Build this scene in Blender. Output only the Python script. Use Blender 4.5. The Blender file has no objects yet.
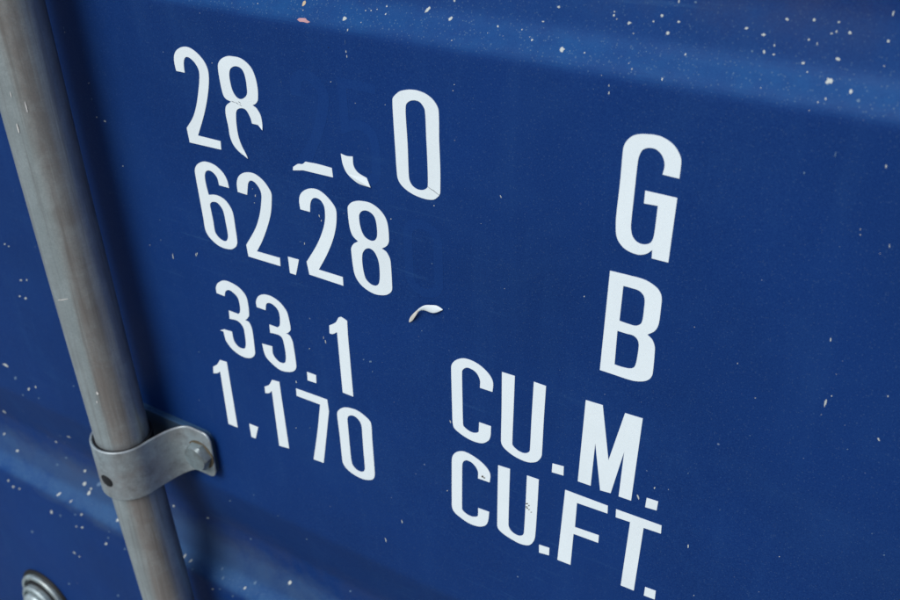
import bpy, bmesh, math, random
from mathutils import Vector, Matrix
from mathutils.geometry import tessellate_polygon
from mathutils import noise as mnoise
random.seed(7)
scene = bpy.context.scene
col = scene.collection
R = math.radians
# ---------------------------------------------------------------- camera
CAMZ = 1.6                      # eye height
U = 0.33                        # metres: distance of the camera from the door
AX = Vector((0.85483721, 0.26184622, -0.44798426))
AD = Vector((0.01643696, 0.84924304, 0.52774623))
AN = Vector((0.51863587, -0.45850062, 0.7216606))
right = Vector((AX[0], AN[0], -AD[0]))
down = Vector((AX[1], AN[1], -AD[1]))
fwd = Vector((AX[2], AN[2], -AD[2]))
cam = bpy.data.cameras.new('camera')
camo = bpy.data.objects.new('camera', cam)
col.objects.link(camo)
M = Matrix((right, -down, -fwd)).transposed().to_4x4()
M.translation = Vector((0, -U, CAMZ))
camo.matrix_world = M
cam.sensor_width = 36
cam.lens = 38.53
cam.clip_start = 0.01
cam.clip_end = 100
cam.dof.use_dof = True
cam.dof.focus_distance = 0.45
cam.dof.aperture_fstop = 14
scene.camera = camo
# ---------------------------------------------------------------- light
SUN = Vector((-0.065, -0.66, 0.72)).normalized()     # towards the sun
w = bpy.data.worlds.new('World')
scene.world = w
w.use_nodes = True
nt = w.node_tree
bg = nt.nodes['Background']
sky = nt.nodes.new('ShaderNodeTexSky')
sky.sky_type = 'NISHITA'
sky.sun_disc = False
sky.sun_elevation = math.asin(SUN.z)
sky.sun_rotation = math.atan2(SUN.x, SUN.y)
sky.dust_density = 1.5
# below the horizon: yard, with bright and dark sectors invented for the bar's reflections
geo = nt.nodes.new('ShaderNodeTexCoord')
sep = nt.nodes.new('ShaderNodeSeparateXYZ')
nt.links.new(geo.outputs['Generated'], sep.inputs[0])
rx = nt.nodes.new('ShaderNodeValToRGB')
stops = [(0.0, (2.3, 2.8, 3.1)), (0.50, (2.2, 2.5, 2.6)), (0.57, (3.8, 3.5, 3.1)), (0.64, (1.0, 0.85, 0.70)),
         (0.76, (2.2, 1.85, 1.55)), (0.90, (0.7, 0.6, 0.5)), (1.0, (0.9, 0.9, 0.9))]
while len(rx.color_ramp.elements) < len(stops):
    rx.color_ramp.elements.new(0.5)
for e_, (p_, c_) in zip(rx.color_ramp.elements, stops):
    e_.position = p_
    e_.color = (*c_, 1)
mx = nt.nodes.new('ShaderNodeMath'); mx.operation = 'MULTIPLY_ADD'
nt.links.new(sep.outputs['X'], mx.inputs[0]); mx.inputs[1].default_value = 0.5; mx.inputs[2].default_value = 0.5
nt.links.new(mx.outputs[0], rx.inputs[0])
hz = nt.nodes.new('ShaderNodeMapRange')
nt.links.new(sep.outputs['Z'], hz.inputs[0])
hz.inputs[1].default_value = -0.05; hz.inputs[2].default_value = 0.02
mg = nt.nodes.new('ShaderNodeMix'); mg.data_type = 'RGBA'
nt.links.new(hz.outputs[0], mg.inputs[0])
nt.links.new(rx.outputs[0], mg.inputs[6])
nt.links.new(sky.outputs[0], mg.inputs[7])
nt.links.new(mg.outputs[2], bg.inputs[0])
bg.inputs[1].default_value = 0.115
sl = bpy.data.lights.new('sun', 'SUN')
sl.energy = 3.0
sl.angle = R(32)
sl.color = (1.0, 0.97, 0.93)
so = bpy.data.objects.new('sun', sl)
col.objects.link(so)
so.rotation_euler = SUN.to_track_quat('Z', 'Y').to_euler()
scene.view_settings.view_transform = 'Standard'
scene.view_settings.look = 'None'
scene.view_settings.exposure = -0.05
scene.view_settings.gamma = 1.0
GLYPHS=[('digit_sticker','white digit 2 at the start of the top row',[[(-3638,-1550,1),(-3641,-1506,0),(-3633,-1469,0),(-3607,-1438,0),(-3562,-1417,0),(-3515,-1416,0),(-3466,-1439,0),(-3428,-1478,0),(-3415,-1526,0),(-3428,-1594,0),(-3459,-1682,0),(-3502,-1774,0),(-3560,-1881,1),(-3405,-1881,1),(-3409,-1928,1),(-3629,-1932,1),(-3633,-1853,1),(-3573,-1782,0),(-3532,-1705,0),(-3499,-1616,0),(-3483,-1562,0),(-3479,-1521,0),(-3497,-1488,0),(-3526,-1468,0),(-3552,-1466,0),(-3570,-1485,0),(-3578,-1516,0),(-3580,-1550,1)]],{}),('digit_sticker','torn white digit 8 in the top row with its lower right part peeled away',[[(-3249,-1416,0),(-3186,-1418,0),(-3135,-1447,0),(-3111,-1492,0),(-3104,-1549,0),(-3111,-1605,0),(-3127,-1629,0),(-3152,-1644,1),(-3126,-1658,0),(-3106,-1695,0),(-3104,-1762,1),(-3132,-1741,1),(-3171,-1741,1),(-3178,-1709,0),(-3199,-1676,0),(-3230,-1672,0),(-3259,-1687,0),(-3271,-1716,0),(-3277,-1774,0),(-3274,-1837,0),(-3255,-1892,0),(-3225,-1935,1),(-3273,-1921,0),(-3314,-1888,0),(-3333,-1843,0),(-3335,-1785,0),(-3340,-1723,0),(-3329,-1679,0),(-3291,-1650,1),(-3328,-1638,0),(-3341,-1605,0),(-3346,-1540,0),(-3344,-1479,0),(-3324,-1447,0),(-3288,-1425,0)],[(-3259,-1476,0),(-3225,-1461,0),(-3189,-1470,0),(-3174,-1507,0),(-3173,-1561,0),(-3181,-1597,0),(-3215,-1623,0),(-3247,-1622,0),(-3270,-1592,0),(-3278,-1544,0),(-3275,-1503,0)]],{'crack': [(-3288,-1646,-3265,-1649),(-3262,-1646,-3242,-1654),(-3242,-1639,-3226,-1647),(-3237,-1655,-3223,-1660)],'lift': [(-3225,-1935,1.6,5),(-3104,-1762,1.0,4)]}),('digit_sticker','intact white digit 0 at the end of the top row',[[(-2274,-1420,0),(-2214,-1405,0),(-2155,-1410,0),(-2109,-1435,0),(-2085,-1478,0),(-2086,-1610,0),(-2084,-1741,0),(-2087,-1855,0),(-2097,-1880,0),(-2129,-1905,0),(-2185,-1910,0),(-2248,-1898,0),(-2298,-1869,0),(-2317,-1827,0),(-2320,-1690,0),(-2322,-1548,0),(-2321,-1467,0),(-2306,-1444,0)],[(-2234,-1460,0),(-2204,-1450,0),(-2174,-1457,0),(-2154,-1490,0),(-2152,-1602,0),(-2150,-1733,0),(-2152,-1841,0),(-2174,-1866,0),(-2209,-1872,0),(-2240,-1856,0),(-2253,-1818,0),(-2252,-1666,0),(-2255,-1535,0),(-2252,-1482,0)]],{'crack': [(-2153,-1844,-2091,-1873)]}),('torn_sticker_scrap','short white foot of a torn off digit in the gap of the top row',[[(-2938,-1921,1),(-2906,-1899,0),(-2877,-1893,0),(-2856,-1876,1),(-2782,-1872,0),(-2695,-1874,1),(-2693,-1922,1),(-2874,-1925,1),(-2941,-1940,1)]],{}),('torn_sticker_scrap','curved white scrap of a torn off digit left of the digit 0',[[(-2633,-1787,1),(-2601,-1792,0),(-2564,-1787,1),(-2563,-1834,0),(-2540,-1864,0),(-2492,-1880,1),(-2469,-1920,1),(-2504,-1924,0),(-2551,-1917,0),(-2603,-1884,0),(-2626,-1841,0)]],{'lift': [(-2469,-1920,1.3,4)]}),('digit_sticker','white digit 6 at the start of the second row',[[(-3395,-2140,1),(-3464,-2140,1),(-3470,-2099,0),(-3493,-2074,0),(-3523,-2068,0),(-3548,-2082,0),(-3560,-2114,0),(-3560,-2160,0),(-3553,-2217,1),(-3505,-2206,0),(-3456,-2212,0),(-3419,-2238,0),(-3395,-2285,0),(-3393,-2368,0),(-3395,-2460,0),(-3416,-2499,0),(-3464,-2524,0),(-3537,-2522,0),(-3597,-2488,0),(-3622,-2445,0),(-3623,-2378,0),(-3626,-2234,0),(-3628,-2106,0),(-3617,-2069,0),(-3585,-2039,0),(-3539,-2022,0),(-3477,-2027,0),(-3427,-2056,0),(-3402,-2095,0)],[(-3553,-2270,0),(-3528,-2251,0),(-3492,-2253,0),(-3464,-2290,0),(-3458,-2361,0),(-3456,-2433,0),(-3468,-2467,0),(-3492,-2481,0),(-3527,-2470,0),(-3550,-2439,0),(-3551,-2372,0),(-3555,-2301,0)]],{}),('digit_sticker','white digit 2 right after the 6 in the second row',[[(-3337,-2149,1),(-3334,-2097,0),(-3312,-2053,0),(-3264,-2023,0),(-3203,-2017,0),(-3147,-2044,0),(-3109,-2090,0),(-3104,-2123,0),(-3124,-2218,0),(-3161,-2309,0),(-3210,-2404,0),(-3260,-2482,1),(-3101,-2479,1),(-3105,-2529,1),(-3327,-2531,1),(-3331,-2461,1),(-3249,-2343,0),(-3204,-2249,0),(-3179,-2163,0),(-3174,-2111,0),(-3198,-2072,0),(-3230,-2060,0),(-3253,-2079,0),(-3264,-2115,0),(-3273,-2151,1)]],{}),('comma_sticker','white comma in the second row',[[(-3044,-2455,1),(-2971,-2453,1),(-3003,-2554,1),(-3043,-2553,1)]],{}),('digit_sticker','white digit 2 right after the comma in the second row',[[(-2922,-2148,1),(-2923,-2097,0),(-2904,-2054,0),(-2856,-2020,0),(-2799,-2011,0),(-2747,-2033,0),(-2702,-2076,0),(-2692,-2117,0),(-2705,-2197,0),(-2736,-2284,0),(-2783,-2377,0),(-2843,-2476,1),(-2689,-2476,1),(-2690,-2527,1),(-2910,-2524,1),(-2919,-2450,1),(-2842,-2335,0),(-2794,-2243,0),(-2769,-2169,0),(-2764,-2102,0),(-2781,-2068,0),(-2811,-2059,0),(-2837,-2071,0),(-2853,-2102,0),(-2860,-2148,1)]],{}),('digit_sticker','whole white digit 8 at the end of the second row',[[(-2541,-2010,0),(-2483,-2007,0),(-2433,-2027,0),(-2400,-2061,0),(-2386,-2105,0),(-2385,-2180,0),(-2399,-2214,0),(-2432,-2239,1),(-2401,-2255,0),(-2383,-2300,0),(-2383,-2447,0),(-2397,-2480,0),(-2435,-2505,0),(-2496,-2516,0),(-2556,-2499,0),(-2597,-2464,0),(-2615,-2411,0),(-2620,-2298,0),(-2604,-2262,0),(-2572,-2238,1),(-2606,-2210,0),(-2619,-2153,0),(-2620,-2067,0),(-2603,-2039,0),(-2578,-2022,0)],[(-2534,-2062,0),(-2498,-2053,0),(-2465,-2071,0),(-2453,-2111,0),(-2453,-2170,0),(-2468,-2202,0),(-2498,-2213,0),(-2533,-2197,0),(-2551,-2152,0),(-2554,-2094,0)],[(-2533,-2272,0),(-2502,-2258,0),(-2473,-2275,0),(-2455,-2320,0),(-2453,-2387,0),(-2461,-2441,0),(-2483,-2465,0),(-2517,-2464,0),(-2545,-2437,0),(-2556,-2371,0),(-2553,-2308,0)]],{}),('digit_sticker','white digit 3 at the start of the third row',[[(-3617,-2850,1),(-3615,-2812,0),(-3593,-2776,0),(-3547,-2747,0),(-3497,-2744,0),(-3438,-2759,0),(-3395,-2795,0),(-3383,-2841,0),(-3387,-2926,0),(-3410,-2961,0),(-3425,-2972,1),(-3392,-2984,0),(-3379,-3036,0),(-3383,-3177,0),(-3395,-3210,0),(-3431,-3239,0),(-3491,-3248,0),(-3558,-3226,0),(-3602,-3181,0),(-3611,-3143,1),(-3613,-3112,1),(-3639,-3113,1),(-3606,-3095,1),(-3544,-3091,1),(-3539,-3154,0),(-3512,-3186,0),(-3477,-3188,0),(-3455,-3172,0),(-3445,-3128,0),(-3444,-3046,0),(-3459,-3012,0),(-3492,-2996,0),(-3546,-3002,1),(-3542,-2945,1),(-3470,-2947,1),(-3454,-2925,0),(-3448,-2878,0),(-3456,-2831,0),(-3489,-2805,0),(-3519,-2800,0),(-3545,-2819,0),(-3557,-2853,1)]],{}),('digit_sticker','second white digit 3 in the third row',[[(-3319,-2852,1),(-3319,-2816,0),(-3297,-2776,0),(-3255,-2751,0),(-3201,-2747,0),(-3145,-2767,0),(-3104,-2808,0),(-3092,-2853,0),(-3087,-2923,0),(-3105,-2951,0),(-3125,-2965,1),(-3097,-2976,0),(-3082,-3021,0),(-3078,-3168,0),(-3098,-3210,0),(-3144,-3235,0),(-3206,-3243,0),(-3270,-3213,0),(-3307,-3174,0),(-3318,-3099,1),(-3242,-3093,1),(-3244,-3146,0),(-3216,-3182,0),(-3180,-3187,0),(-3155,-3166,0),(-3147,-3106,0),(-3152,-3028,0),(-3166,-2999,0),(-3201,-2994,0),(-3244,-2999,1),(-3242,-2944,1),(-3182,-2945,1),(-3163,-2920,0),(-3156,-2863,0),(-3164,-2822,0),(-3196,-2797,0),(-3226,-2796,0),(-3246,-2813,0),(-3255,-2853,1)]],{}),('point_sticker','small white decimal point in the third row',[[(-3004,-3185,1),(-2940,-3185,1),(-2944,-3241,1),(-3006,-3244,1)]],{}),('digit_sticker','white digit 1 at the end of the third row',[[(-2813,-2861,1),(-2810,-2810,1),(-2766,-2777,0),(-2742,-2738,1),(-2723,-2729,0),(-2686,-2741,1),(-2689,-2828,1),(-2688,-3238,1),(-2760,-3237,1),(-2761,-2836,1),(-2791,-2858,0)]],{}),('digit_sticker','white digit 1 at the start of the bottom row of digits',[[(-3761,-3468,1),(-3754,-3417,1),(-3714,-3384,0),(-3686,-3343,1),(-3629,-3338,1),(-3629,-3422,1),(-3630,-3841,1),(-3707,-3843,1),(-3700,-3433,1),(-3727,-3455,0)]],{}),('comma_sticker','white comma in the bottom row of digits',[[(-3523,-3767,1),(-3451,-3765,1),(-3487,-3869,1),(-3522,-3870,1)]],{}),('digit_sticker','white digit 1 between the comma and the 7 in the bottom row',[[(-3348,-3463,1),(-3347,-3416,1),(-3308,-3387,0),(-3280,-3342,1),(-3224,-3336,1),(-3223,-3455,1),(-3216,-3833,1),(-3295,-3845,1),(-3293,-3426,1),(-3318,-3452,0)]],{}),('digit_sticker','white digit 7 in the bottom row',[[(-3101,-3337,1),(-2877,-3332,1),(-2873,-3414,1),(-2953,-3832,1),(-3029,-3837,1),(-2975,-3603,0),(-2933,-3388,1),(-3103,-3390,1)]],{}),('digit_sticker','white digit 0 at the end of the bottom row of digits',[[(-2776,-3352,0),(-2734,-3333,0),(-2671,-3328,0),(-2610,-3351,0),(-2579,-3385,0),(-2579,-3498,0),(-2578,-3732,0),(-2584,-3779,0),(-2610,-3810,0),(-2665,-3829,0),(-2736,-3823,0),(-2788,-3795,0),(-2808,-3752,0),(-2810,-3583,0),(-2815,-3427,0),(-2809,-3389,0)],[(-2740,-3403,0),(-2715,-3379,0),(-2681,-3379,0),(-2654,-3404,0),(-2646,-3442,0),(-2647,-3600,0),(-2646,-3725,0),(-2653,-3760,0),(-2679,-3779,0),(-2714,-3774,0),(-2738,-3741,0),(-2743,-3654,0),(-2744,-3446,0)]],{}),('letter_sticker','large white letter G at the upper right',[[(-1014,-1552,1),(-1081,-1550,1),(-1077,-1510,0),(-1089,-1476,0),(-1116,-1454,0),(-1151,-1455,0),(-1174,-1474,0),(-1184,-1517,0),(-1186,-1629,0),(-1188,-1783,0),(-1181,-1832,0),(-1160,-1860,0),(-1127,-1866,0),(-1097,-1847,0),(-1088,-1802,0),(-1086,-1684,1),(-1143,-1687,1),(-1143,-1632,1),(-1013,-1633,1),(-1018,-1919,1),(-1088,-1919,1),(-1089,-1881,1),(-1113,-1905,0),(-1149,-1918,0),(-1199,-1909,0),(-1234,-1880,0),(-1249,-1838,0),(-1253,-1765,0),(-1249,-1621,0),(-1248,-1484,0),(-1238,-1446,0),(-1210,-1416,0),(-1166,-1402,0),(-1107,-1399,0),(-1056,-1419,0),(-1025,-1453,0),(-1014,-1486,0)]],{}),('letter_sticker','large white letter B below the letter G',[[(-1260,-2026,1),(-1176,-2024,0),(-1110,-2025,0),(-1056,-2045,0),(-1030,-2079,0),(-1026,-2130,0),(-1027,-2211,0),(-1040,-2253,0),(-1071,-2283,1),(-1045,-2304,0),(-1031,-2344,0),(-1028,-2467,0),(-1040,-2504,0),(-1072,-2528,0),(-1121,-2540,0),(-1193,-2539,0),(-1269,-2538,1)],[(-1196,-2080,1),(-1162,-2080,0),(-1123,-2084,0),(-1100,-2111,0),(-1097,-2163,0),(-1100,-2229,0),(-1122,-2255,0),(-1156,-2258,0),(-1199,-2255,1)],[(-1204,-2307,1),(-1166,-2308,0),(-1127,-2309,0),(-1105,-2335,0),(-1103,-2391,0),(-1109,-2456,0),(-1127,-2479,0),(-1167,-2486,0),(-1203,-2485,1)]],{}),('letter_sticker','white letter C of the upper unit line',[[(-1814,-2870,1),(-1885,-2872,1),(-1885,-2824,0),(-1907,-2786,0),(-1947,-2774,0),(-1973,-2786,0),(-1987,-2813,0),(-1987,-2987,0),(-1985,-3147,0),(-1961,-3170,0),(-1926,-3175,0),(-1896,-3159,0),(-1892,-3135,0),(-1890,-3092,1),(-1821,-3090,1),(-1824,-3153,0),(-1838,-3191,0),(-1879,-3224,0),(-1944,-3229,0),(-2009,-3210,0),(-2045,-3179,0),(-2049,-3075,0),(-2050,-2812,0),(-2038,-2773,0),(-2003,-2740,0),(-1958,-2724,0),(-1896,-2732,0),(-1840,-2765,0),(-1812,-2809,0)]],{}),('letter_sticker','white letter U of the upper unit line',[[(-1763,-2731,1),(-1693,-2729,1),(-1696,-2935,0),(-1699,-3151,0),(-1678,-3175,0),(-1644,-3184,0),(-1616,-3174,0),(-1600,-3148,0),(-1597,-2957,0),(-1592,-2725,1),(-1528,-2726,1),(-1532,-2931,0),(-1534,-3145,0),(-1544,-3181,0),(-1570,-3213,0),(-1620,-3232,0),(-1688,-3225,0),(-1745,-3197,0),(-1763,-3159,0),(-1762,-2962,0)]],{}),('point_sticker','small white full stop between U and M',[[(-1475,-3179,1),(-1414,-3171,1),(-1413,-3229,1),(-1476,-3236,1)]],{}),('letter_sticker','large white letter M',[[(-1325,-2729,1),(-1241,-2726,1),(-1190,-3031,1),(-1133,-2728,1),(-1049,-2725,1),(-1060,-3224,1),(-1123,-3227,1),(-1118,-2947,1),(-1164,-3226,1),(-1218,-3233,1),(-1262,-2958,1),(-1268,-3227,1),(-1336,-3230,1)]],{}),('point_sticker','small white full stop after the M',[[(-987,-3172,1),(-931,-3168,1),(-933,-3225,1),(-989,-3231,1)]],{}),('letter_sticker','white letter C of the lower unit line with a small brown stain',[[(-1827,-3468,1),(-1897,-3472,1),(-1899,-3420,0),(-1927,-3384,0),(-1963,-3377,0),(-1987,-3398,0),(-1994,-3435,0),(-1998,-3739,0),(-1972,-3764,0),(-1935,-3767,0),(-1903,-3749,0),(-1897,-3726,0),(-1897,-3685,1),(-1829,-3680,1),(-1835,-3747,0),(-1853,-3791,0),(-1897,-3820,0),(-1960,-3825,0),(-2030,-3800,0),(-2059,-3769,0),(-2063,-3711,0),(-2058,-3422,0),(-2049,-3379,0),(-2024,-3346,0),(-1981,-3326,0),(-1920,-3334,0),(-1861,-3362,0),(-1825,-3407,0)]],{'stain': [(-1870,-3445,11,5,0,-11),(-1858,-3449,7,3,0,-7)]}),('letter_sticker','white letter U of the lower unit line with a brown smudge',[[(-1778,-3328,1),(-1709,-3322,1),(-1711,-3542,0),(-1711,-3714,0),(-1695,-3750,0),(-1659,-3764,0),(-1629,-3750,0),(-1618,-3718,0),(-1614,-3523,0),(-1612,-3321,1),(-1545,-3317,1),(-1548,-3533,0),(-1553,-3721,0),(-1569,-3776,0),(-1598,-3806,0),(-1651,-3816,0),(-1724,-3802,0),(-1767,-3780,0),(-1779,-3748,0),(-1779,-3532,0)]],{'stain': [(-1606,-3508,9,4,0,-6),(-1607,-3531,8,4,0,-6),(-1594,-3516,6,3,0,-6),(-1593,-3544,7,3,0,-7),(-1580,-3556,7,3,0,-4),(-1603,-3539,6,3,0,-6)]}),('point_sticker','small white full stop between U and F',[[(-1528,-3765,1),(-1468,-3758,1),(-1468,-3811,1),(-1526,-3822,1)]],{}),('letter_sticker','white letter F in the bottom line',[[(-1399,-3317,1),(-1172,-3313,1),(-1170,-3362,1),(-1332,-3371,1),(-1334,-3538,1),(-1204,-3528,1),(-1204,-3579,1),(-1339,-3587,1),(-1344,-3813,1),(-1419,-3817,1)]],{}),('letter_sticker','white letter T in the bottom line',[[(-1129,-3314,1),(-900,-3306,1),(-898,-3357,1),(-984,-3363,1),(-995,-3804,1),(-1065,-3806,1),(-1053,-3360,1),(-1127,-3365,1)]],{}),('point_sticker','small white full stop after the T at the bottom edge',[[(-940,-3747,1),(-885,-3743,1),(-884,-3804,1),(-941,-3808,1)]],{})]
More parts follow.
